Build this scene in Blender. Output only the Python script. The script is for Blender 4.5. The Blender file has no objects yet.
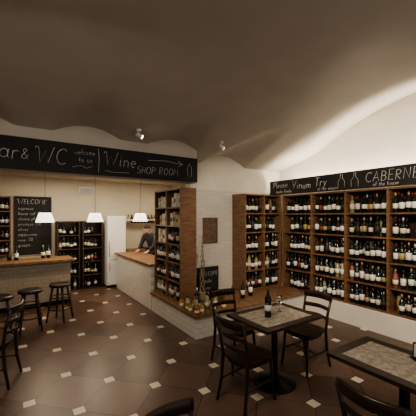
import bpy, bmesh, math, random
from mathutils import Vector, Matrix
random.seed(7)
S=bpy.context.scene
COL=S.collection

# ---------------------------------------------------------------- materials
def nodes(name):
    m=bpy.data.materials.new(name); m.use_nodes=True
    nt=m.node_tree; b=nt.nodes['Principled BSDF']
    return m,nt,b
def mat(name,col,rough=.5,metal=0,var=0,scale=8,emit=0,spec=.5,trans=0,bump=0):
    m,nt,b=nodes(name)
    b.inputs['Base Color'].default_value=(*col,1)
    b.inputs['Roughness'].default_value=rough
    b.inputs['Metallic'].default_value=metal
    b.inputs['Specular IOR Level'].default_value=spec
    b.inputs['Transmission Weight'].default_value=trans
    if emit:
        b.inputs['Emission Color'].default_value=(*col,1); b.inputs['Emission Strength'].default_value=emit
    if var or bump:
        tc=nt.nodes.new('ShaderNodeTexCoord'); n=nt.nodes.new('ShaderNodeTexNoise')
        n.inputs['Scale'].default_value=scale; n.inputs['Detail'].default_value=5
        nt.links.new(tc.outputs['Object'],n.inputs['Vector'])
        if var:
            r=nt.nodes.new('ShaderNodeValToRGB')
            r.color_ramp.elements[0].position=.3; r.color_ramp.elements[1].position=.7
            r.color_ramp.elements[0].color=(*[c*(1-var) for c in col],1)
            r.color_ramp.elements[1].color=(*[min(1,c*(1+var)) for c in col],1)
            nt.links.new(n.outputs['Fac'],r.inputs['Fac']); nt.links.new(r.outputs['Color'],b.inputs['Base Color'])
        if bump:
            bp=nt.nodes.new('ShaderNodeBump'); bp.inputs['Strength'].default_value=bump; bp.inputs['Distance'].default_value=.02
            nt.links.new(n.outputs['Fac'],bp.inputs['Height']); nt.links.new(bp.outputs['Normal'],b.inputs['Normal'])
    return m
def wood(name,c1,c2,rough=.45,stretch=(2,2,14)):
    m,nt,b=nodes(name)
    tc=nt.nodes.new('ShaderNodeTexCoord'); mp=nt.nodes.new('ShaderNodeMapping')
    mp.inputs['Scale'].default_value=stretch
    n=nt.nodes.new('ShaderNodeTexNoise'); n.inputs['Scale'].default_value=2.5; n.inputs['Detail'].default_value=6; n.inputs['Distortion'].default_value=.6
    r=nt.nodes.new('ShaderNodeValToRGB')
    r.color_ramp.elements[0].position=.32; r.color_ramp.elements[1].position=.7
    r.color_ramp.elements[0].color=(*c1,1); r.color_ramp.elements[1].color=(*c2,1)
    nt.links.new(tc.outputs['Object'],mp.inputs['Vector']); nt.links.new(mp.outputs[0],n.inputs['Vector'])
    nt.links.new(n.outputs['Fac'],r.inputs['Fac']); nt.links.new(r.outputs['Color'],b.inputs['Base Color'])
    b.inputs['Roughness'].default_value=rough
    return m
def brick(name,ax,c,mortar,w=.22,h=.075,rough=.5):
    m,nt,b=nodes(name)
    tc=nt.nodes.new('ShaderNodeTexCoord'); sp=nt.nodes.new('ShaderNodeSeparateXYZ'); cb=nt.nodes.new('ShaderNodeCombineXYZ')
    br=nt.nodes.new('ShaderNodeTexBrick')
    nt.links.new(tc.outputs['Object'],sp.inputs[0])
    nt.links.new(sp.outputs[ax],cb.inputs[0]); nt.links.new(sp.outputs[2],cb.inputs[1])
    nt.links.new(cb.outputs[0],br.inputs['Vector'])
    br.inputs['Scale'].default_value=1; br.inputs['Brick Width'].default_value=w; br.inputs['Row Height'].default_value=h
    br.inputs['Mortar Size'].default_value=.005; br.inputs['Mortar Smooth'].default_value=.3
    br.inputs['Color1'].default_value=(*c,1); br.inputs['Color2'].default_value=(*[x*.93 for x in c],1); br.inputs['Mortar'].default_value=(*mortar,1)
    nt.links.new(br.outputs['Color'],b.inputs['Base Color'])
    bp=nt.nodes.new('ShaderNodeBump'); bp.invert=True; bp.inputs['Strength'].default_value=.4; bp.inputs['Distance'].default_value=.006
    nt.links.new(br.outputs['Fac'],bp.inputs['Height']); nt.links.new(bp.outputs['Normal'],b.inputs['Normal'])
    b.inputs['Roughness'].default_value=rough
    return m
def floor_mat():
    m,nt,b=nodes('floor_tile_mat')
    L=nt.links.new
    def M(op,a,c=None,d=None):
        n=nt.nodes.new('ShaderNodeMath'); n.operation=op
        for i,v in enumerate((a,c,d)):
            if v is None: continue
            if hasattr(v,'links') or hasattr(v,'is_linked'): L(v,n.inputs[i])
            else: n.inputs[i].default_value=v
        return n.outputs[0]
    tc=nt.nodes.new('ShaderNodeTexCoord'); mp=nt.nodes.new('ShaderNodeMapping')
    a=.55
    mp.inputs['Rotation'].default_value=(0,0,math.radians(45)); mp.inputs['Scale'].default_value=(1/a,1/a,1)
    mp.inputs['Location'].default_value=(.2,.35,0)
    L(tc.outputs['Object'],mp.inputs['Vector'])
    sp=nt.nodes.new('ShaderNodeSeparateXYZ'); L(mp.outputs[0],sp.inputs[0])
    rx=M('ROUND',sp.outputs[0]); ry=M('ROUND',sp.outputs[1])
    dx=M('ABSOLUTE',M('SUBTRACT',sp.outputs[0],rx)); dy=M('ABSOLUTE',M('SUBTRACT',sp.outputs[1],ry))
    sm=M('ADD',dx,dy)
    inset=M('LESS_THAN',sm,.135)
    ingrout=M('LESS_THAN',sm,.155)
    g=M('LESS_THAN',M('MINIMUM',dx,dy),.009)
    grout=M('MAXIMUM',ingrout,g)
    fx=M('FLOOR',sp.outputs[0]); fy=M('FLOOR',sp.outputs[1])
    cb=nt.nodes.new('ShaderNodeCombineXYZ'); L(fx,cb.inputs[0]); L(fy,cb.inputs[1])
    wn=nt.nodes.new('ShaderNodeTexWhiteNoise'); L(cb.outputs[0],wn.inputs['Vector'])
    nz=nt.nodes.new('ShaderNodeTexNoise'); nz.inputs['Scale'].default_value=5; nz.inputs['Detail'].default_value=6; L(tc.outputs['Object'],nz.inputs['Vector'])
    f=M('ADD',M('MULTIPLY',wn.outputs['Value'],.5),M('MULTIPLY',nz.outputs['Fac'],.5))
    r=nt.nodes.new('ShaderNodeValToRGB'); r.color_ramp.elements[0].position=.2; r.color_ramp.elements[1].position=.8
    r.color_ramp.elements[0].color=(.066,.037,.026,1); r.color_ramp.elements[1].color=(.145,.088,.063,1); L(f,r.inputs['Fac'])
    mx=nt.nodes.new('ShaderNodeMix'); mx.data_type='RGBA'; L(grout,mx.inputs[0]); L(r.outputs['Color'],mx.inputs[6]); mx.inputs[7].default_value=(.02,.014,.011,1)
    m2=nt.nodes.new('ShaderNodeMix'); m2.data_type='RGBA'; L(inset,m2.inputs[0]); L(mx.outputs[2],m2.inputs[6]); m2.inputs[7].default_value=(.66,.58,.46,1)
    L(m2.outputs[2],b.inputs['Base Color'])
    b.inputs['Roughness'].default_value=.36
    bp=nt.nodes.new('ShaderNodeBump'); bp.invert=True; bp.inputs['Strength'].default_value=.3; bp.inputs['Distance'].default_value=.004
    L(grout,bp.inputs['Height']); L(bp.outputs['Normal'],b.inputs['Normal'])
    return m

M_floor=floor_mat()
M_ceil=mat('ceiling_plaster',(.58,.535,.47),.85,var=.05,scale=3,bump=.05)
M_wall=mat('cream_plaster',(.58,.52,.41),.8,var=.05,scale=4)
M_white=mat('white_plaster',(.70,.655,.57),.8,var=.04,scale=4)
M_brickY=brick('white_brick_back',0,(.64,.60,.53),(.54,.50,.44))
M_brickX=brick('white_tile_counter',1,(.72,.70,.64),(.55,.53,.48),.16,.08,.25)
M_brickX0=brick('white_brick_low_y',0,(.70,.67,.61),(.52,.49,.44),.16,.08,.3)
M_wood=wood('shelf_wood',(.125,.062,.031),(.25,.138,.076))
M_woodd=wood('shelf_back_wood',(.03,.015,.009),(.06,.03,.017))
M_ledge=wood('ledge_wood',(.15,.08,.038),(.28,.16,.08),.4,(8,2,2))
M_chair=wood('chair_wood',(.014,.007,.005),(.035,.017,.011),.32)
M_stool=wood('stool_wood',(.03,.016,.01),(.07,.04,.025),.4)
M_tabdark=wood('table_frame_wood',(.02,.011,.008),(.05,.028,.018),.3)
M_black=mat('black_metal',(.012,.012,.012),.4,.6)
M_chalk=mat('chalkboard',(.016,.015,.015),.75,var=.4,scale=6)
M_text=mat('chalk_white',(.66,.65,.61),.9)
M_barfront=brick('bar_front_tile',0,(.42,.37,.30),(.28,.25,.2),.16,.08,.35)
M_shade=mat('lamp_shade_fabric',(1,.93,.8),.7,emit=2.2)
M_bulb=mat('bulb',(1,.85,.6),.5,emit=12)
M_fridge=mat('white_enamel',(.8,.8,.78),.3)
M_steel=mat('steel',(.5,.5,.5),.3,1)
M_glass=mat('clear_glass',(.9,.95,.95),.05,trans=1)
M_skin=mat('skin',(.55,.33,.23),.5)
M_hair=mat('hair',(.012,.009,.008),.6,var=.3,scale=60)
M_shirt=mat('dark_shirt',(.025,.027,.035),.8,var=.15,scale=30)
M_trouser=mat('trousers',(.02,.02,.022),.85)
M_leaf=mat('leaf',(.05,.12,.03),.6,var=.4,scale=30)
M_vine=wood('vine_wood',(.2,.14,.09),(.4,.3,.2),.8)
def map_mat():
    m,nt,b=nodes('table_inlay'); L=nt.links.new
    tc=nt.nodes.new('ShaderNodeTexCoord'); v=nt.nodes.new('ShaderNodeTexVoronoi'); v.inputs['Scale'].default_value=22; v.feature='DISTANCE_TO_EDGE'
    n=nt.nodes.new('ShaderNodeTexNoise'); n.inputs['Scale'].default_value=20; n.inputs['Detail'].default_value=8
    L(tc.outputs['Object'],v.inputs['Vector']); L(tc.outputs['Object'],n.inputs['Vector'])
    r=nt.nodes.new('ShaderNodeValToRGB'); r.color_ramp.elements[0].position=.01; r.color_ramp.elements[1].position=.05
    r.color_ramp.elements[0].color=(.34,.29,.23,1); r.color_ramp.elements[1].color=(.50,.44,.36,1); L(v.outputs['Distance'],r.inputs['Fac'])
    r2=nt.nodes.new('ShaderNodeValToRGB'); r2.color_ramp.elements[0].position=.38; r2.color_ramp.elements[1].position=.6
    r2.color_ramp.elements[0].color=(.68,.65,.62,1); r2.color_ramp.elements[1].color=(1,1,1,1); L(n.outputs['Fac'],r2.inputs['Fac'])
    mx=nt.nodes.new('ShaderNodeMix'); mx.data_type='RGBA'; mx.blend_type='MULTIPLY'; mx.inputs[0].default_value=1
    L(r.outputs['Color'],mx.inputs[6]); L(r2.outputs['Color'],mx.inputs[7]); L(mx.outputs[2],b.inputs['Base Color'])
    b.inputs['Roughness'].default_value=.25
    return m
M_map=map_mat()
BM=[mat('bottle_green',(.010,.022,.010),.12),mat('bottle_black',(.008,.007,.007),.12),mat('bottle_brown',(.03,.013,.006),.12),
    mat('bottle_pale',(.28,.25,.14),.15),mat('bottle_rose',(.25,.09,.06),.15)]
LM=[mat('label_white',(.78,.75,.69),.7),mat('label_cream',(.62,.55,.42),.7),mat('label_red',(.2,.03,.025),.6),mat('label_black',(.03,.03,.03),.6),mat('label_gold',(.4,.28,.12),.5)]
CM=[mat('cap_gold',(.4,.29,.12),.35,.6),mat('cap_red',(.12,.014,.012),.4),mat('cap_black',(.015,.015,.015),.4),mat('cap_silver',(.5,.5,.5),.3,.6)]
BOT=BM+LM+CM

# ---------------------------------------------------------------- mesh builder
class MB:
    def __init__(s,mats): s.v=[];s.f=[];s.m=[];s.sm=[];s.mats=mats
    def box(s,a,b,m=0):
        x0,y0,z0=a;x1,y1,z1=b;i=len(s.v)
        s.v+=[(x0,y0,z0),(x1,y0,z0),(x1,y1,z0),(x0,y1,z0),(x0,y0,z1),(x1,y0,z1),(x1,y1,z1),(x0,y1,z1)]
        for f in [(0,3,2,1),(4,5,6,7),(0,1,5,4),(1,2,6,5),(2,3,7,6),(3,0,4,7)]:
            s.f.append([i+k for k in f]);s.m.append(m);s.sm.append(False)
    def lathe(s,prof,c=(0,0,0),seg=16,mlist=None,m=0,smooth=True):
        i=len(s.v)
        for r,z in prof:
            for k in range(seg):
                a=2*math.pi*k/seg
                s.v.append((c[0]+r*math.cos(a),c[1]+r*math.sin(a),c[2]+z))
        for j in range(len(prof)-1):
            mm=mlist[j] if mlist else m
            for k in range(seg):
                k2=(k+1)%seg
                s.f.append([i+j*seg+k,i+j*seg+k2,i+(j+1)*seg+k2,i+(j+1)*seg+k]);s.m.append(mm);s.sm.append(smooth)
        s.f.append([i+k for k in range(seg)][::-1]);s.m.append(mlist[0] if mlist else m);s.sm.append(False)
        t=i+(len(prof)-1)*seg
        s.f.append([t+k for k in range(seg)]);s.m.append(mlist[-1] if mlist else m);s.sm.append(False)
    def tube(s,pts,rad,seg=8,m=0,flat=1.0,up=None):
        pts=[Vector(p) for p in pts]
        if not hasattr(rad,'__len__'): rad=[rad]*len(pts)
        i=len(s.v);n=len(pts)
        ref=Vector(up) if up else None
        for j,p in enumerate(pts):
            t=(pts[min(j+1,n-1)]-pts[max(j-1,0)]).normalized()
            if ref is None:
                ref=Vector((0,0,1)) if abs(t.z)<.9 else Vector((1,0,0))
            side=t.cross(ref).normalized(); u2=side.cross(t).normalized()
            if not up: ref=u2
            for k in range(seg):
                a=2*math.pi*k/seg
                s.v.append(tuple(p+side*math.cos(a)*rad[j]*flat+u2*math.sin(a)*rad[j]))
        for j in range(n-1):
            for k in range(seg):
                k2=(k+1)%seg
                s.f.append([i+j*seg+k,i+j*seg+k2,i+(j+1)*seg+k2,i+(j+1)*seg+k]);s.m.append(m);s.sm.append(True)
        s.f.append([i+k for k in range(seg)][::-1]);s.m.append(m);s.sm.append(False)
        s.f.append([i+(n-1)*seg+k for k in range(seg)]);s.m.append(m);s.sm.append(False)
    def prism(s,poly,z0,z1,m=0):
        i=len(s.v);n=len(poly)
        s.v+=[(x,y,z0) for x,y in poly]+[(x,y,z1) for x,y in poly]
        s.f.append([i+k for k in range(n)][::-1]);s.m.append(m);s.sm.append(False)
        s.f.append([i+n+k for k in range(n)]);s.m.append(m);s.sm.append(False)
        for k in range(n):
            k2=(k+1)%n
            s.f.append([i+k,i+k2,i+n+k2,i+n+k]);s.m.append(m);s.sm.append(False)
    def build(s,name,parent=None,loc=(0,0,0),rot=0,bevel=0):
        me=bpy.data.meshes.new(name); me.from_pydata(s.v,[],s.f); 
        for mm in s.mats: me.materials.append(mm)
        me.polygons.foreach_set('material_index',s.m); me.polygons.foreach_set('use_smooth',s.sm)
        me.update()
        o=bpy.data.objects.new(name,me); COL.objects.link(o); o.location=loc; o.rotation_euler=(0,0,rot)
        bm=bmesh.new(); bm.from_mesh(me); bmesh.ops.recalc_face_normals(bm,faces=bm.faces); bm.to_mesh(me); bm.free()
        if bevel:
            b=o.modifiers.new('bevel','BEVEL'); b.width=bevel; b.segments=2; b.limit_method='ANGLE'
        if parent: o.parent=parent
        return o
def empty(name,loc=(0,0,0),rot=0):
    o=bpy.data.objects.new(name,None); COL.objects.link(o); o.location=loc; o.rotation_euler=(0,0,rot); o.empty_display_size=.1; return o
# ---- hand-chalked stroke lettering
def arc(cx,cy,rx,ry,a0,a1,n=9):
    return [(cx+rx*math.cos(math.radians(a0+(a1-a0)*i/(n-1))),cy+ry*math.sin(math.radians(a0+(a1-a0)*i/(n-1)))) for i in range(n)]
G={ # char: (advance,[strokes])
'A':(.7,[[(0,0),(.3,1),(.6,0)],[(.1,.35),(.5,.35)]]),
'B':(.65,[[(.05,0),(.05,1)],[(.05,1)]+arc(.2,.77,.27,.23,90,-90)+[(.05,.54)],[(.05,.54)]+arc(.2,.27,.33,.27,90,-90)+[(.05,0)]]),
'C':(.7,[arc(.35,.5,.33,.5,50,310,13)]),
'E':(.55,[[(.45,1),(.05,1),(.05,0),(.45,0)],[(.05,.5),(.38,.5)]]),
'F':(.55,[[(.48,1),(.05,1),(.05,0)],[(.05,.52),(.38,.52)]]),
'H':(.65,[[(.05,0),(.05,1)],[(.55,0),(.55,1)],[(.05,.5),(.55,.5)]]),
'M':(.8,[[(.02,0),(.1,1),(.36,.3),(.62,1),(.7,0)]]),
'N':(.7,[[(.05,0),(.05,1),(.55,0),(.55,1)]]),
'O':(.75,[arc(.35,.5,.32,.5,90,450,15)]),
'P':(.6,[[(.05,0),(.05,1)],[(.05,1)]+arc(.2,.74,.3,.26,90,-90)+[(.05,.48)]]),
'R':(.65,[[(.05,0),(.05,1)],[(.05,1)]+arc(.2,.76,.28,.24,90,-90)+[(.05,.52),(.5,0)]]),
'S':(.6,[arc(.3,.75,.22,.25,40,270,9)+arc(.28,.25,.25,.25,90,-150,9)]),
'T':(.6,[[(0,1),(.55,1)],[(.28,1),(.28,0)]]),
'V':(.65,[[(0,1),(.28,0),(.56,1)]]),
'W':(1.05,[arc(-.02,.9,.1,.1,200,0,5)+[(.25,0),(.48,.75),(.70,0),(.95,1.05)]]),
'L':(.55,[[(.05,1),(.05,0),(.45,0)]]),
'&':(.8,[[(.62,0),(.15,.72)]+arc(.29,.84,.15,.16,170,-10,7)+[(.1,.35)]+arc(.28,.2,.22,.2,160,330,7)+[(.6,.42)]]),
'a':(.5,[arc(.22,.25,.2,.25,40,400,12),[(.42,.5),(.42,.05),(.5,0)]]),
'b':(.5,[[(.05,1),(.05,0)],arc(.23,.25,.19,.25,180,-180,12)]),
'c':(.42,[arc(.22,.25,.2,.25,50,310,9)]),
'd':(.5,[arc(.22,.25,.2,.25,0,360,12),[(.42,1.0),(.42,0)]]),
'e':(.47,[[(.04,.27),(.4,.27)]+arc(.22,.25,.19,.25,10,310,12)]),
'f':(.35,[arc(.25,.85,.12,.15,20,180,5)+[(.13,0)],[(0,.5),(.3,.5)]]),
'g':(.5,[arc(.22,.25,.2,.25,0,360,12),[(.42,.5),(.42,-.15)]+arc(.24,-.17,.18,.17,0,-150,6)]),
'h':(.5,[[(.05,0),(.05,1)],[(.05,.3)]+arc(.22,.32,.17,.18,160,0,7)+[(.4,0)]]),
'i':(.22,[[(.08,0),(.08,.5)],[(.08,.68),(.09,.74)]]),
'k':(.45,[[(.05,0),(.05,1)],[(.38,.5),(.06,.22),(.4,0)]]),
'l':(.22,[[(.08,1),(.08,.05),(.15,0)]]),
'm':(.7,[[(.05,0),(.05,.5)],[(.05,.33)]+arc(.18,.34,.13,.16,160,0,6)+[(.32,0)],[(.32,.33)]+arc(.46,.34,.13,.16,160,0,6)+[(.6,0)]]),
'n':(.5,[[(.05,0),(.05,.5)],[(.05,.3)]+arc(.22,.32,.17,.18,160,0,7)+[(.4,0)]]),
'o':(.5,[arc(.23,.25,.2,.25,90,450,12)]),
'p':(.5,[[(.05,.5),(.05,-.35)],arc(.23,.25,.19,.25,180,-180,12)]),
'r':(.38,[[(.05,0),(.05,.5)],[(.05,.28)]+arc(.22,.32,.16,.18,150,50,5)]),
's':(.42,[arc(.2,.38,.13,.12,40,270,7)+arc(.2,.13,.15,.13,90,-150,7)]),
't':(.35,[[(.13,.85),(.13,.05),(.25,0)],[(0,.52),(.3,.52)]]),
'u':(.5,[[(.05,.5),(.05,.2)]+arc(.2,.18,.16,.18,180,340,6)+[(.38,.5),(.38,0)]]),
'v':(.45,[[(0,.5),(.2,0),(.4,.5)]]),
'w':(.65,[[(0,.5),(.15,0),(.3,.4),(.45,0),(.6,.5)]]),
'y':(.45,[[(.03,.5),(.22,.05)],[(.42,.5),(.1,-.35)]]),
'1':(.35,[[(.05,.8),(.2,1),(.2,0)]]),'0':(.5,[arc(.23,.5,.2,.5,90,450,12)]),'2':(.5,[arc(.22,.75,.2,.25,160,-30,7)+[(.02,0),(.45,0)]]),
'5':(.5,[[(.4,1),(.08,1),(.06,.58)]+arc(.2,.3,.2,.3,110,-140,8)]),'9':(.5,[arc(.22,.72,.19,.26,0,360,10)+[(.38,.1),(.2,0)]]),
' ':(.35,[])}
def chalk(parent,txt,org,ax,size,name,r=.0045,slope=0,shear=.12):
    m=MB([M_text]); x=0; A=Vector(ax); O=Vector(org); up=Vector((0,0,1))
    rs=random.Random(len(txt)*7+int(size*1000)); r=r*.85
    for ch in txt:
        adv,st=G[ch]; jy=rs.uniform(-.04,.04); sc=rs.uniform(.94,1.08)
        for p in st:
            pts=[O+A*((x+px*sc+py*shear)*size)+up*((py*sc+jy+slope*(x+px))*size) for px,py in p]
            if len(pts)>1: m.tube(pts,[r*rs.uniform(.7,1.2) for _ in pts],5)
        x+=adv*sc+.10
    return m.build(name,parent)

# ---------------------------------------------------------------- room shell
m=MB([M_floor]); m.box((-3,-3,-.1),(5.4,8.6,0)); m.build('floor')
def smax(a,b,k=.03):
    h=max(k-abs(a-b),0)/k
    return max(a,b)+h*h*k*.25
def zc(x,y):
    b=(y-.4)/4.45
    z=2.86+.62*(1-b*b)
    # small lunettes above the lintel that die into the main vault
    for cx in (-1.72,-.39,.94,2.27,3.60):
        t=(x-cx)/.62
        if abs(t)<2 and y>1.9:
            zz=3.10+(4.42-y)*.108-.24*t*t
            z=smax(z,zz,.02)
    for cy,w,h in ((1.55,2.5,3.80),(-3.6,2.5,3.80)):
        t=(y-cy)/w
        if abs(t)<1.3:
            zz=h-(h-3.0)*t*t-.26*(5.25-x)
            z=smax(z,zz,.08)
    return z
NX,NY=220,220
v=[];f=[]
for j in range(NY+1):
    for i in range(NX+1):
        x=-3+8.25*i/NX; y=-3+7.9*j/NY
        v.append((x,y,zc(x,y)))
for j in range(NY):
    for i in range(NX):
        a=j*(NX+1)+i; f.append((a,a+NX+1,a+NX+2,a+1))
me=bpy.data.meshes.new('ceiling'); me.from_pydata(v,[],f); me.materials.append(M_ceil)
for p in me.polygons: p.use_smooth=True
o=bpy.data.objects.new('ceiling',me); COL.objects.link(o)
m=MB([M_wall]); m.box((-3,4.62,2.8),(2.72,8.4,2.9)); m.box((2.72,5.0,2.8),(4.2,8.4,2.9)); m.build('ceiling_bar')
m=MB([M_white]); m.box((5.22,-3,0),(5.4,5.0,3.85)); m.build('wall_right')
m=MB([M_brickY]); m.box((2.72,4.85,0),(5.22,5.0,2.36)); m.build('wall_brick')
m=MB([M_white]); m.box((2.72,4.85,2.36),(5.22,5.0,3.3)); m.build('wall_upper')
m=MB([M_ceil]); m.box((-3,4.42,2.42),(2.72,4.62,3.3)); m.build('wall_lintel')
m=MB([M_wall]); m.box((-3,8.4,0),(4.35,8.55,2.9)); m.build('wall_back')
m=MB([M_wall]); m.box((4.2,5.0,0),(4.35,8.4,2.9)); m.build('wall_bar_right')
m=MB([M_wall]); m.box((-3.15,-3,0),(-3,8.55,3.6)); m.build('wall_left')

m=MB([M_brickX0,M_ledge]); 
m.box((2.335,3.82,0),(4.845,4.848,.33),0)
m.box((2.30,3.78,.33),(4.845,4.848,.37),1)
m.build('display_ledge',bevel=.004)
m=MB([M_brickX,M_ledge]); m.box((2.335,4.851,0),(2.715,5.49,.33),0); m.box((2.30,4.851,.33),(2.715,5.49,.37),1); m.build('low_wall',bevel=.004)
m=MB([M_white]); m.box((4.85,-3,0),(5.22,4.84,.34)); m.build('trim_1',bevel=.004)

# ---------------------------------------------------------------- bottles
def bottle(mb,x,y,z,h=None,deep=False,kind=None):
    h=h or random.choice([.29,.3,.31,.31,.33]); r=.037*random.uniform(.95,1.12)
    k0=random.choices(range(5),[6,7,2,1.0,.25])[0]; kind=k0 if kind is None else kind
    lab=5+random.choices(range(5),[7,3,.5,1.2,.7])[0]; cap=10+random.choices(range(4),[1,1,3,1])[0]
    l0=h*random.uniform(.18,.25); l1=h*random.uniform(.42,.55)
    sh=random.choice([.60,.66])
    prof=[(r*.9,0),(r,.008),(r,l0),(r+.0012,l0+.0005),(r+.0012,l1),(r,l1+.0005),(r,h*sh),(r*.75,h*(sh+.08)),(.0145,h*(sh+.16)),(.014,h*.82),(.0158,h*.825),(.0158,h)]
    ml=[kind,kind,kind,lab,lab,kind,kind,kind,kind,cap,cap]
    mb.lathe(prof,(x,y,z),10 if not deep else 8,ml)

def rack_right():
    root=empty('wine_rack')
    x0,x1=4.87,5.21; zb=.342; zt=2.29; Y=[4.41-.70*k for k in range(9)]
    s=MB([M_wood,M_woodd]); t=.04
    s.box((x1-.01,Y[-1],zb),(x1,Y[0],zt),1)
    for y in Y: s.box((x0-.006,y-t/2,zb),(x1-.01,y+t/2,zt),0)
    n=5; dz=(zt-zb-.03)/n
    for k in range(n+1):
        z=zb+dz*k
        for a in range(len(Y)-1): s.box((x0,Y[a+1]+t/2,z),(x1-.01,Y[a]-t/2,z+.026),0)
    s.build('rack_frame',root,bevel=.002)
    b=MB(BOT)
    for k in range(n):
        z=zb+dz*k+.027
        for a in range(len(Y)-1):
            cnt=random.choice([6,7,7]); w=.70-t-.05
            for q in range(cnt):
                yy=Y[a]-t/2-.025-.04-(w-.08)*q/(cnt-1)
                if random.random()<.92: bottle(b,x0+.065+random.uniform(-.01,.01),yy,z)
                if random.random()<.85: bottle(b,x0+.17,yy+random.uniform(-.008,.008),z,deep=True)
    b.build('wine_bottles',root)
rack_right()
def rack_back():
    root=empty('wine_rack')
    x0,x1=3.83,4.84; y0,y1=4.45,4.845; zb=.372; zt=2.29; t=.035; xm=(x0+x1)/2
    s=MB([M_wood,M_woodd])
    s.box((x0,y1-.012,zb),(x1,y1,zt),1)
    for x in (x0,xm,x1-t): s.box((x,y0,zb),(x+t,y1-.012,zt),0)
    n=5; dz=(zt-zb-.03)/n
    for k in range(n+1):
        z=zb+dz*k
        s.box((x0+t,y0+.006,z),(xm,y1-.012,z+.026),0); s.box((xm+t,y0+.006,z),(x1-t,y1-.012,z+.026),0)
    s.build('rack_frame',root,bevel=.002)
    b=MB(BOT)
    for k in range(n):
        z=zb+dz*k+.027
        for a,c in ((x0+t,xm),(xm+t,x1-t)):
            for q in range(5):
                xx=a+.05+(c-a-.1)*q/4
                if random.random()<.95: bottle(b,xx,y0+.08,z)
                if random.random()<.8: bottle(b,xx,y0+.2,z,deep=True)
    b.build('wine_bottles',root)
rack_back()
def rack_divider():
    root=empty('wine_display_shelf')
    x0,x1=2.39,2.70; y0,y1=4.41,5.47; zb=.372; zt=2.33; t=.035; ym=(y0+y1)/2
    s=MB([M_wood,M_woodd])
    for y in (y0,ym,y1-t): s.box((x0,y,zb),(x1,y+t,zt),0)
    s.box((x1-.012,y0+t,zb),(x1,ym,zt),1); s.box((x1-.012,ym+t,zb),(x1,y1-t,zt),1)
    n=6; dz=(zt-zb-.03)/n
    for k in range(n+1):
        z=zb+dz*k
        for a,c in ((y0+t,ym),(ym+t,y1-t)): s.box((x0+.004,a,z),(x1-.012,c,z+.026),0)
    s.build('shelf_frame',root,bevel=.002)
    b=MB(BOT)
    for k in range(n):
        z=zb+dz*k+.027
        for a,c in ((y0+t,ym),(ym+t,y1-t)):
            if k in (4,5) or (k==3 and a>ym):
                yy=a+.02
                while yy<c-.11:
                    w=random.uniform(.07,.1); h=random.uniform(.17,.26)
                    b.box((x0+.04,yy,z),(x0+.18,yy+w,z+h),random.choice([5,5,6,5,9])); 
                    b.box((x0+.039,yy+.01,z+h*.3),(x0+.04,yy+w-.01,z+h*.6),random.choice([5,7,8,6])); yy+=w+random.uniform(.008,.03)
            else:
                for q in range(5):
                    yy=a+.05+(c-a-.1)*q/4
                    bottle(b,x0+.06,yy,z,h=min(.29,dz-.04),kind=3 if (k==0 and q%2==0) else None); bottle(b,x0+.18,yy,z,h=min(.29,dz-.04),deep=True)
    b.build('bottles_and_boxes',root)
rack_divider()

# ---------------------------------------------------------------- chalk signs
def squig(parent,pts,name,r=.004):
    m=MB([M_text]); m.tube(pts,r*.85,6); return m.build(name,parent)
root=empty('chalkboard_sign')
s=MB([M_chalk,M_wood]); s.box((-3,4.375,2.43),(2.70,4.415,2.83),0); s.build('board',root,bevel=.003)
Yt=4.372; X=(1,0,0)
chalk(root,'Bar',(-.24,Yt,2.56),X,.20,'lettering_1',.0055,-.03)
chalk(root,'&',(.13,Yt,2.57),X,.12,'lettering_2',.0045)
chalk(root,'WC',(.29,Yt,2.54),X,.20,'lettering_3',.0055,-.01)
chalk(root,'welcome',(.75,Yt,2.69),X,.065,'lettering_4',.003,.03)
chalk(root,'to us',(.80,Yt,2.59),X,.07,'lettering_5',.003)
chalk(root,'Wine',(1.14,Yt,2.59),X,.19,'lettering_6',.0055,-.04)
chalk(root,'SHOP ROOM',(1.62,Yt,2.50),X,.105,'lettering_7',.0042,.015)
squig(root,[(1.06,Yt,2.46),(1.07,Yt,2.65),(1.06,Yt,2.8)],'divider_line',.004)
squig(root,[(.72,Yt,2.51),(.82,Yt,2.54),(.90,Yt,2.51),(.98,Yt,2.54)],'swash',.003)
squig(root,[(2.50,Yt,2.66),(2.54,Yt,2.73),(2.58,Yt,2.66),(2.58,Yt,2.52),(2.51,Yt,2.52),(2.50,Yt,2.66)],'bottle_sketch',.0035)
squig(root,[(1.80,Yt,2.71),(2.1,Yt,2.73),(2.4,Yt,2.70)],'arrow_line',.004)
squig(root,[(2.33,Yt,2.75),(2.41,Yt,2.70),(2.33,Yt,2.66)],'arrow_head',.004)
squig(root,[(1.15,Yt,2.50),(1.25,Yt,2.485),(1.5,Yt,2.49)],'underline',.003)
root=empty('chalkboard_sign')
s=MB([M_chalk]); s.box((4.80,-1.2,2.30),(4.84,4.74,2.60),0); s.build('board',root,bevel=.003)
Xt=4.797; N=(0,-1,0)
chalk(root,'Please',(Xt,4.64,2.45),N,.125,'lettering_1',.0042,.0)
chalk(root,'Vinum',(Xt,4.12,2.40),N,.15,'lettering_2',.0045,-.02)
chalk(root,'taste freely',(Xt,4.55,2.335),N,.07,'lettering_3',.003)
chalk(root,'Try',(Xt,3.58,2.40),N,.15,'lettering_4',.005,.05)
chalk(root,'of the season',(Xt,3.52,2.325),N,.06,'lettering_5',.0027)
chalk(root,'CABERNET',(Xt,2.62,2.40),N,.15,'lettering_6',.005)
chalk(root,'of the house',(Xt,2.50,2.325),N,.06,'lettering_7',.003)
chalk(root,'Pinot noir',(Xt,1.5,2.38),N,.16,'lettering_8',.005)
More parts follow.
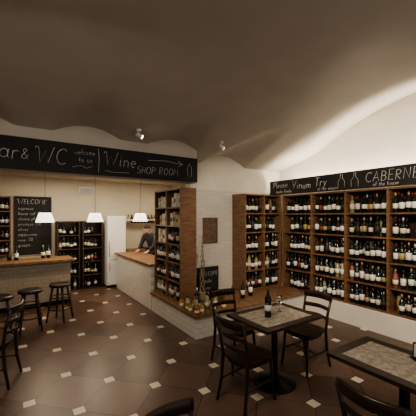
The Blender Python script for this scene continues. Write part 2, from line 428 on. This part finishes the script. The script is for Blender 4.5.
for k,(a,b_) in enumerate(((2.86,2.74),(3.10,2.98))):
    squig(root,[(Xt,a,2.34),(Xt,a,2.45),(Xt,a-.04,2.50),(Xt,a-.045,2.57)],'bottle_sketch_%d'%(2*k+1),.0035)
    squig(root,[(Xt,a-.045,2.57),(Xt,a-.08,2.57),(Xt,b_+.04,2.50),(Xt,b_,2.45),(Xt,b_,2.34)],'bottle_sketch_%d'%(2*k+2),.0035)

# ---------------------------------------------------------------- counters
m=MB([M_brickX,M_ledge,M_black,M_brickX0]); 
m.box((2.335,5.52,.0),(2.9,7.75,.86),0)
m.box((2.29,5.50,.86),(2.95,7.80,.905),1)
m.build('service_counter',bevel=.004)
m=MB([M_barfront,M_ledge,M_black])
m.box((-2.2,6.9,.10),(1.10,7.45,.90),0); m.box((-2.2,6.94,0),(1.07,7.45,.10),2)
m.box((-2.25,6.80,.90),(1.16,7.5,.95),1)
m.build('bar_counter',bevel=.004)
root=empty('bar_bottles'); b=MB(BOT)
for x in (.02,.14,.62,.72): bottle(b,x,7.25,.951,h=.28)
b.build('bottles',root)

def backshelf(x0,x1,zt,rows,bm=True):
    root=empty('bar_shelf')
    y0,y1=8.02,8.39
    s=MB([M_woodd,M_woodd]); s.box((x0,y1-.015,0),(x1,y1,zt),1)
    for x in (x0,x1-.03): s.box((x,y0,0),(x+.03,y1-.015,zt))
    b=MB(BOT+[M_ledge])
    for k in range(rows+1):
        z=(zt-.03)*k/rows; s.box((x0+.03,y0,z),(x1-.03,y1-.015,z+.025))
        if k<rows:
            x=x0+.08
            while x<x1-.08:
                if random.random()<.8: bottle(b,x,y0+.1,z+.026,h=random.choice([.2,.25,.28]))
                x+=.085
    s.build('shelf_frame',root,bevel=.002); b.build('bottles',root)
backshelf(1.56,2.06,1.72,5); backshelf(.98,1.5,1.72,5)
def fridge():
    root=empty('refrigerator'); s=MB([M_fridge,M_steel,M_black])
    s.box((2.12,7.86,.05),(2.6,8.38,1.85),0); s.box((2.125,7.82,.07),(2.595,7.855,.70),0); s.box((2.125,7.82,.72),(2.595,7.855,1.84),0)
    s.box((2.16,7.79,.8),(2.175,7.82,1.2),1); s.box((2.16,7.79,.45),(2.175,7.82,.66),1)
    for x in (2.15,2.52): s.box((x,7.9,0),(x+.05,8.3,.05),2)
    s.build('body',root,bevel=.008)
fridge()
root=empty('wall_shelf'); s=MB([M_wood,M_woodd]); b=MB(BOT)
s.box((-1.3,8.375,.95),(.06,8.395,2.3),1)
for x in (-1.3,-.63,.03): s.box((x,8.15,.95),(x+.03,8.375,2.3))
for k in range(5):
    z=.95+.33*k
    for a,c in ((-1.27,-.63),(-.60,.03)):
        s.box((a,8.16,z),(c,8.375,z+.025))
        if k<4:
            for q in range(7): bottle(b,a+.05+(c-a-.1)*q/6,8.24,z+.026,h=.27)
s.build('shelf_frame',root); b.build('bottles',root)
root=empty('menu_chalkboard'); s=MB([M_chalk,M_woodd]); s.box((.13,8.37,.95),(.88,8.399,2.30),0)
for a,c in (((.11,8.36,.93),(.13,8.399,2.32)),((.88,8.36,.93),(.90,8.399,2.32)),((.13,8.36,2.30),(.88,8.399,2.32)),((.13,8.36,.93),(.88,8.399,.95))): s.box(a,c,1)
s.build('board',root)
chalk(root,'WELCOME',(.18,8.367,2.14),X,.11,'lettering_1',.006)
for i,t in enumerate(['espresso','house red 150','cheese plate','prosecco 210','olives','cappuccino','rose 150','grappa']):
    chalk(root,t,(.2,8.367,2.0-.125*i),X,.07,'lettering_line_%d'%i,.0035)
s=MB([M_fridge,M_black]); s.box((1.55,8.36,2.42),(1.95,8.398,2.60),0)
for i in range(6): s.box((1.57,8.355,2.437+.026*i),(1.93,8.36,2.447+.026*i),1)
s.build('air_vent')
root=empty('back_counter'); s=MB([M_fridge,M_ledge,M_brickX]); s.box((2.7,7.95,0),(4.15,8.39,.88)); s.box((2.68,7.92,.88),(4.18,8.39,.92),1); s.build('cabinet',root,bevel=.004)
root=empty('coffee_machine'); s=MB([M_steel,M_black]); s.box((3.25,8.0,.96),(3.75,8.33,1.2),0); s.box((3.25,8.05,1.2),(3.75,8.33,1.36),0); s.box((3.3,7.99,1.05),(3.7,8.0,1.18),1); s.box((3.23,7.97,.922),(3.77,8.35,.96),1)
s.tube([(3.37,7.98,1.16),(3.37,7.9,1.12)],.012,8,1);s.tube([(3.6,7.98,1.16),(3.6,7.9,1.12)],.012,8,1)
for q in range(5): s.lathe([(.025,0),(.035,.06),(.035,.07)],(3.32+.09*q,8.2,1.361),10,m=0)
s.build('machine_body',root,bevel=.004)
root=empty('wall_shelf'); s=MB([M_ledge]); s.box((2.75,8.2,1.62),(3.9,8.399,1.65)); s.build('plank',root); b=MB(BOT)
for q in range(11): bottle(b,2.82+.1*q,8.28,1.651,h=.24)
b.build('bottles',root)
root=empty('counter_bottles',(0,0,0)); b=MB(BOT)
for (x,y) in ((2.5,5.60),(2.62,5.66),(2.74,5.60)): bottle(b,x,y,.906,h=.2)
b.build('bottles',root)

# ---------------------------------------------------------------- pendants
def pendant(x,y,z,top):
    root=empty('pendant_lamp',(x,y,0))
    s=MB([M_shade,M_black]); seg=32; r0,r1=.165,.105; z0,z1=z-.09,z+.09
    s.lathe([(r0,z0),(r1,z1)],seg=seg); s.f.pop();s.m.pop();s.sm.pop(); s.f.pop();s.m.pop();s.sm.pop()
    o=s.build('shade',root); so=o.modifiers.new('solid','SOLIDIFY'); so.thickness=.003
    s=MB([M_black,M_bulb]); s.tube([(0,0,z+.05),(0,0,top-.02)],.004,6); s.lathe([(.05,top-.025),(.05,top)],seg=16)
    for a in range(3):
        an=a*2.094; s.tube([(0,0,z+.07),(r1*math.cos(an),r1*math.sin(an),z+.085)],.002,5)
    s.lathe([(.015,-.02),(.03,.0),(.032,.03),(.015,.07)],(0,0,z-.02),12,m=1)
    s.build('cord_and_bulb',root)
    l=bpy.data.lights.new('pendant_light','POINT'); l.energy=13; l.color=(1,.8,.55); l.shadow_soft_size=.05
    lo=bpy.data.objects.new('pendant_light',l); COL.objects.link(lo); lo.location=(0,0,z-.10); lo.parent=root
for x in (.59,1.51,2.49): pendant(x,6.5,1.82,2.80)

# ---------------------------------------------------------------- furniture
def chair(x,y,rot):
    root=empty('dining_chair',(x,y,0),rot)
    s=MB([M_chair]); 
    poly=[]
    for k in range(28):
        a=2*math.pi*k/28; c,sn=math.cos(a),math.sin(a)
        px=.205*math.copysign(abs(c)**.6,c); py=(.20+.02*c)*math.copysign(abs(sn)**.6,sn); poly.append((px,py))
    s.prism(poly,.435,.465)
    s.prism([(a*.9,b*.9) for a,b in poly],.40,.435)
    for sy in (-1,1):
        s.tube([(.165,.165*sy,.42),(.18,.175*sy,.2),(.20,.19*sy,0)],[.019,.017,.013],8)
        s.tube([(-.245,.185*sy,0),(-.20,.17*sy,.22),(-.185,.165*sy,.45),(-.21,.175*sy,.65),(-.265,.19*sy,.84)],[.014,.018,.019,.016,.014],8)
        s.tube([(.18,.178*sy,.21),(-.205,.172*sy,.21)],.010,6)
    def rail(z,xo,r,half,flat):
        pts=[(xo-.055*math.cos(t*math.pi/2),half*t,z) for t in [i/6-1 for i in range(13)]]
        s.tube(pts,r,8,flat=flat,up=(0,0,1))
    rail(.83,-.245,.042,.20,.3); rail(.70,-.215,.026,.185,.4); rail(.59,-.195,.02,.175,.4)
    s.tube([(.0,-.172,.21),(.0,.172,.21)],.009,6)
    s.build('chair_frame',root)
def table(cx,cy,lx,ly):
    root=empty('dining_table',(cx,cy,0))
    s=MB([M_tabdark,M_map,M_black]); f=.085; hx,hy=lx/2,ly/2
    s.box((-hx,-hy,.72),(hx,-hy+f,.75));s.box((-hx,hy-f,.72),(hx,hy,.75));s.box((-hx,-hy+f,.72),(-hx+f,hy-f,.75));s.box((hx-f,-hy+f,.72),(hx,hy-f,.75))
    s.box((-hx+f,-hy+f,.722),(hx-f,hy-f,.749),1)
    s.box((-.2,-.03,.69),(.2,.03,.72),2); s.box((-.03,-.2,.69),(.03,.2,.718),2)
    s.tube([(0,0,.69),(0,0,.05)],.035,14,2)
    s.lathe([(.05,.1),(.06,.08),(.2,.03),(.235,.015),(.235,0)][::-1],seg=28,m=2)
    s.build('tabletop_and_pedestal',root,bevel=.003)
table(2.47,2.37,.86,.64); table(2.44,1.04,.60,.90)
chair(2.02,2.31,.12); chair(2.36,2.94,-math.pi/2); chair(3.05,2.42,math.pi); chair(1.93,.90,.05)
chair(.68,1.12,math.radians(-80)); chair(-.16,4.10,math.radians(160))
def stool(x,y):
    root=empty('bar_stool',(x,y,0),random.random())
    s=MB([M_stool,M_chair])
    s.lathe([(.15,.60),(.175,.61),(.18,.635),(.165,.655),(.10,.648)],seg=28,m=1)
    for k in range(4):
        a=math.pi/4+k*math.pi/2; c,sn=math.cos(a),math.sin(a)
        s.tube([(c*.12,sn*.12,.605),(c*.155,sn*.155,.4),(c*.185,sn*.185,.2),(c*.22,sn*.22,0)],[.021,.02,.018,.015],8)
    for z,r in ((.22,.178),(.42,.148)):
        s.tube([(r*math.cos(t*2*math.pi/24),r*math.sin(t*2*math.pi/24),z) for t in range(25)],.010,6,up=(0,0,1))
    s.build('seat_and_legs',root)
stool(.77,5.90); stool(.30,5.66); stool(-.10,5.45)

def single_bottle(x,y,z):
    b=MB(BOT); bottle(b,0,0,0,h=.30,kind=1); b.build('wine_bottle',loc=(x,y,z))
single_bottle(2.36,2.36,.751); 
def glass(x,y,z):
    s=MB([M_glass]); s.lathe([(.032,0),(.032,.003),(.004,.008),(.004,.08),(.03,.10),(.037,.13),(.03,.18)],seg=20); s.build('wine_glass',loc=(x,y,z))
glass(2.60,2.42,.751)
s=MB([M_black,LM[0]]); s.box((-.045,-.03,0),(.045,.03,.012)); s.box((-.04,-.004,.012),(.04,.004,.13)); s.box((-.036,-.0045,.02),(.036,-.004,.12),1); s.build('menu_holder',loc=(2.62,1.02,.751),rot=-.6)

# ---------------------------------------------------------------- ledge decor
root=empty('welcome_board',(3.06,4.60,.372)); s=MB([M_chalk,M_woodd]); s.box((-.20,0,0),(.22,.02,.52),0)
for a,c in (((-.22,-.006,0),(-.20,.026,.54)),((.22,-.006,0),(.24,.026,.54)),((-.20,-.006,.52),(.22,.026,.54))): s.box(a,c,1)
s.build('board',root); chalk(root,'WELCOME',(-.17,-.003,.38),X,.07,'lettering_1',.0035); chalk(root,'taste',(-.12,-.003,.25),X,.08,'lettering_2',.003); chalk(root,'wine',(-.12,-.003,.12),X,.08,'lettering_3',.003)
s=MB([M_wood,mat('plaque',(.16,.10,.07),.6,var=.4,scale=20)]); s.box((3.13,4.825,1.35),(3.42,4.849,1.80),1)
for a,c in (((3.11,4.815,1.33),(3.13,4.849,1.82)),((3.42,4.815,1.33),(3.44,4.849,1.82)),((3.13,4.815,1.80),(3.42,4.849,1.82)),((3.13,4.815,1.33),(3.42,4.849,1.35))): s.box(a,c,0)
s.build('framed_picture')
root=empty('ledge_bottles'); b=MB(BOT)
for i,(x,y) in enumerate(((2.40,3.93),(2.5,4.03),(2.58,3.90),(2.7,4.06),(2.79,3.97),(2.58,4.2),(2.42,4.22))): bottle(b,x,y,.371,h=random.choice([.2,.25,.3]),kind=(3,0,3,1,3,0,3)[i])
b.build('bottles',root)
# jars of honey / pickles along the ledge edge
M_honey=mat('honey_glass',(.55,.30,.04),.15); M_jamg=mat('olive_jar',(.22,.26,.05),.15); M_jamr=mat('tomato_jar',(.4,.08,.03),.15)
root=empty('preserve_jars'); s=MB([M_honey,M_jamg,M_jamr,CM[0],LM[0]])
for i,(x,y) in enumerate(((2.35,4.30),(2.35,4.10),(2.34,4.00),(2.36,3.84),(2.46,3.86),(2.68,3.86),(2.88,3.86),(2.48,4.13))):
    c=(0,1,0,2,0,1,0,0)[i]
    s.lathe([(.034,0),(.038,.006),(.038,.03),(.0385,.031),(.0385,.065),(.038,.066),(.038,.085),(.032,.095),(.034,.097),(.034,.115)],(x,y,.371),14,[c,c,c,4,4,c,c,3,3])
s.build('jars',root)
root=empty('ledge_bottles'); b=MB(BOT)
for (x,y) in ((3.4,4.3),(3.52,4.15),(3.64,4.3),(3.75,4.2)): bottle(b,x,y,.371,h=random.choice([.2,.25,.3]))
b.build('bottles',root)
s=MB([M_ledge]); 
for a,c in (((0,0,0),(.34,.2,.015)),((0,0,.015),(.34,.015,.14)),((0,.185,.015),(.34,.2,.14)),((0,.015,.015),(.015,.185,.14)),((.325,.015,.015),(.34,.185,.14))): s.box(a,c)
for q in range(3): s.box((.03+.1*q,.03,.016),(.1+.1*q,.17,.17))
s.build('wooden_crate',loc=(2.97,3.98,.371),bevel=.002)
s=MB([M_vine,M_leaf]); s.lathe([(.07,0),(.08,.02),(.065,.14),(.07,.15)],(0,0,0),16)
for ph,am in ((0,.035),(2,.05),(4,.045)):
    s.tube([(am*math.sin(t*.9+ph),am*math.cos(t*.8+ph),.1+t*.075) for t in range(15)],[.013-.0006*t for t in range(15)],6)
for i in range(26):
    z=random.uniform(.3,1.15);a=random.random()*6.28;c=Vector((.03*math.cos(a),.03*math.sin(a),z));i0=len(s.v)
    d=Vector((math.cos(a),math.sin(a),random.uniform(-.4,.4))).normalized()*.045;w=d.cross(Vector((0,0,1))).normalized()*.02
    s.v+=[tuple(c),tuple(c+d*.5+w),tuple(c+d),tuple(c+d*.5-w)];s.f.append([i0,i0+1,i0+2,i0+3]);s.m.append(1);s.sm.append(False)
s.build('potted_vine',loc=(2.83,4.42,.371))

# ---------------------------------------------------------------- ceiling spots
def spot(x,y,tx,ty,tz):
    z=zc(x,y); root=empty('ceiling_spotlight',(x,y,0))
    s=MB([M_fridge,M_bulb]); s.lathe([(.035,z-.03),(.035,z+.01)],seg=16); s.tube([(0,0,z-.03),(0,0,z-.06)],.008,8)
    d=(Vector((tx-x,ty-y,tz-z+.1))).normalized(); p=Vector((0,0,z-.08))
    s.tube([p-d*.04,p+d*.055],[.026,.032],16); s.tube([p+d*.0552,p+d*.0555],.027,16,1)
    s.build('spot_housing',root)
spot(1.53,4.05,4.5,2,1.2); spot(2.93,4.0,4.8,3,1.2)

# ---------------------------------------------------------------- person
def skin_obj(name,vs,es,rs,matl,parent,sub=2,root=0):
    me=bpy.data.meshes.new(name); me.from_pydata(vs,es,[]); me.materials.append(matl)
    o=bpy.data.objects.new(name,me); COL.objects.link(o); o.parent=parent
    mo=o.modifiers.new('skin','SKIN'); mo.use_smooth_shade=True
    bm=bmesh.new(); bm.from_mesh(me); L=bm.verts.layers.skin.verify(); bm.verts.ensure_lookup_table()
    for i,v in enumerate(bm.verts):
        r=rs[i]; v[L].radius=r if isinstance(r,tuple) else (r,r); v[L].use_root=(i==root)
    bm.to_mesh(me); bm.free()
    sb=o.modifiers.new('sub','SUBSURF'); sb.levels=sub; sb.render_levels=sub
    return o
P=empty('bartender',(3.20,7.38,0),math.pi+.35)
vs=[(0,0,.93),(.02,0,1.05),(.07,0,1.20),(.13,0,1.33),(.17,0,1.40),
    (.13,.19,1.335),(.22,.25,1.10),(.36,.20,.985),
    (.13,-.19,1.335),(.22,-.25,1.10),(.36,-.17,.985)]
es=[(0,1),(1,2),(2,3),(3,4),(3,5),(5,6),(6,7),(3,8),(8,9),(9,10)]
rs=[(.15,.12),(.14,.11),(.155,.11),(.12,.09),(.06,.06),.07,.05,.036,.07,.05,.036]
skin_obj('shirt',vs,es,rs,M_shirt,P)
vs=[(0,0,.95),(0,.095,.88),(.02,.10,.48),(-.01,.10,.08),(0,-.095,.88),(.02,-.10,.48),(-.01,-.10,.08)]
es=[(0,1),(1,2),(2,3),(0,4),(4,5),(5,6)]
skin_obj('trousers',vs,es,[(.14,.12),.085,.06,.05,.085,.06,.05],M_trouser,P)
s=MB([M_black])
for sy in (-1,1):
    s.prism([(-.07,.1*sy-.04),(.12,.1*sy-.05),(.19,.1*sy-.03),(.20,.1*sy+.02),(.12,.1*sy+.05),(-.07,.1*sy+.04)],0,.08)
s.build('shoes',P,bevel=.02)
skin_obj('neck',[(.15,0,1.37),(.19,0,1.43),(.205,0,1.46)],[(0,1),(1,2)],[.055,.05,.05],M_skin,P)
bm=bmesh.new(); bmesh.ops.create_uvsphere(bm,u_segments=32,v_segments=24,radius=1)
for v in bm.verts:
    x,y,z=v.co
    w=1-.22*max(0,-z)
    v.co=Vector((x*.094*(1-.1*max(0,-z))+(.012 if z<0 and x>0 else 0)*(-z),y*.074*w,z*.112))
    if x>.85 and abs(y)<.15 and -.35<z<.1: v.co.x+=.022*(1-abs(y)/.15)*(1 if z<-.1 else .5)
    if x>.8 and .1<abs(y)<.5 and .0<z<.2: v.co.x-=.006
me=bpy.data.meshes.new('head'); bm.to_mesh(me); bm.free(); me.materials.append(M_skin)
for p in me.polygons: p.use_smooth=True
H=bpy.data.objects.new('head',me); COL.objects.link(H); H.parent=P; H.location=(.235,.0,1.50); H.rotation_euler=(0,math.radians(25),math.radians(25))
bm=bmesh.new(); bmesh.ops.create_uvsphere(bm,u_segments=32,v_segments=24,radius=1)
for v in bm.verts: v.co=Vector((v.co.x*.103-.008,v.co.y*.083,v.co.z*.122+.004+.004*math.sin(v.co.x*17)*math.cos(v.co.y*13)))
bmesh.ops.delete(bm,geom=[v for v in bm.verts if (v.co.x>.02 and v.co.z<.055) or v.co.z<-.06 or (v.co.x>-.03 and v.co.z<0.0)],context='VERTS')
me=bpy.data.meshes.new('hair'); bm.to_mesh(me); bm.free(); me.materials.append(M_hair)
for p in me.polygons: p.use_smooth=True
o=bpy.data.objects.new('hair',me); COL.objects.link(o); o.parent=H; so=o.modifiers.new('s','SOLIDIFY'); so.thickness=.008
s=MB([M_skin,M_hair,LM[0],LM[2]])
for sy in (-1,1):
    s.tube([(-.005,.072*sy,-.025),(-.008,.082*sy,.0),(-.003,.08*sy,.02)],[.008,.013,.008],8,0)
    s.lathe([(.004,-.009),(.011,-.004),(.012,0),(.011,.004),(.004,.009)],(.080,.03*sy,.008),10,m=2)
    s.lathe([(.002,-.005),(.005,-.002),(.005,.002),(.002,.005)],(.090,.03*sy,.008),8,m=1)
    s.tube([(.087,.014*sy,.03),(.086,.03*sy,.035),(.078,.046*sy,.03)],.004,6,1)
s.tube([(.090,-.022,-.058),(.099,0,-.056),(.090,.022,-.058)],.005,6,3)
s.build('face_features',H)
for sy,wy in ((1,.20),(-1,-.17)):
    bx,by,bz=.36,wy,.985
    vs=[(bx-.03,by,bz+.01),(bx+.02,by,bz-.01),(bx+.06,by,bz-.035)];es=[(0,1),(1,2)];rs=[.03,.026,(.034,.016)]
    ln=[.062,.07,.065,.05]
    for k in range(4):
        oy=(k-1.5)*.019*sy; i=len(vs)
        vs+=[(bx+.075,by+oy,bz-.04),(bx+.075+ln[k]*.5,by+oy*1.15,bz-.045),(bx+.075+ln[k],by+oy*1.2,bz-.06)]
        es+=[(2,i),(i,i+1),(i+1,i+2)]; rs+=[.0095,.0085,.007]
    i=len(vs); vs+=[(bx+.03,by-.035*sy,bz-.03),(bx+.06,by-.052*sy,bz-.045),(bx+.085,by-.055*sy,bz-.055)]; es+=[(1,i),(i,i+1),(i+1,i+2)]; rs+=[.012,.010,.008]
    skin_obj('hand_left' if sy>0 else 'hand_right',vs,es,rs,M_skin,P,2)

# ---------------------------------------------------------------- lights
def area(name,loc,direction,sx,sy,e,col,spread=math.pi):
    l=bpy.data.lights.new(name,'AREA'); l.shape='RECTANGLE'; l.size=sx; l.size_y=sy; l.energy=e; l.color=col; l.spread=spread
    o=bpy.data.objects.new(name,l); COL.objects.link(o); o.location=loc; o.rotation_euler=Vector(direction).to_track_quat('-Z','Y').to_euler(); return o
def spotl(name,loc,tgt,e,ang,col,blend=.6,r=.08):
    l=bpy.data.lights.new(name,'SPOT'); l.energy=e; l.spot_size=math.radians(ang); l.spot_blend=blend; l.color=col; l.shadow_soft_size=r
    o=bpy.data.objects.new(name,l); COL.objects.link(o); o.location=loc; o.rotation_euler=(Vector(tgt)-Vector(loc)).to_track_quat('-Z','Y').to_euler()
W=(1,.87,.70)
up=area('uplight_strip',(5.03,1.7,2.34),(0,0,1),.2,5.6,88,(1,.91,.77)); up.rotation_euler=(math.pi,0,0)
spotl('shelf_spot',(1.6,.8,3.2),(5,2.6,1.3),350,75,W)
spotl('shelf_spot',(2.4,-.6,3.1),(5,.6,1.3),200,75,W)
spotl('shelf_spot',(2.2,2.2,3.1),(4.0,4.5,1.2),130,70,W)
area('bar_ceiling_light',(1.2,7.2,2.78),(0,0,-1),2.2,.5,38,W)
area('bar_ceiling_light',(3.4,6.9,2.78),(0,0,-1),.8,1.0,26,W)
area('room_fill_light',(.2,1.5,3.25),(.05,.1,-1),1.0,1.0,50,(1,.9,.78))  # added fill lamp above the frame, brightens the floor on the left

w=bpy.data.worlds.new('world'); S.world=w; w.use_nodes=True
w.node_tree.nodes['Background'].inputs[0].default_value=(1,.93,.86,1); w.node_tree.nodes['Background'].inputs[1].default_value=.56
try: S.view_settings.look='AgX - Medium High Contrast'
except Exception as e: print(e)

cam=bpy.data.cameras.new('camera'); co=bpy.data.objects.new('camera',cam); COL.objects.link(co)
co.location=(0,0,1.85); co.rotation_euler=(math.pi/2,0,-math.atan2(.5547,.8321))
cam.sensor_width=36; cam.lens=300/416*36; cam.shift_y=8/416; cam.clip_start=.05
S.camera=co
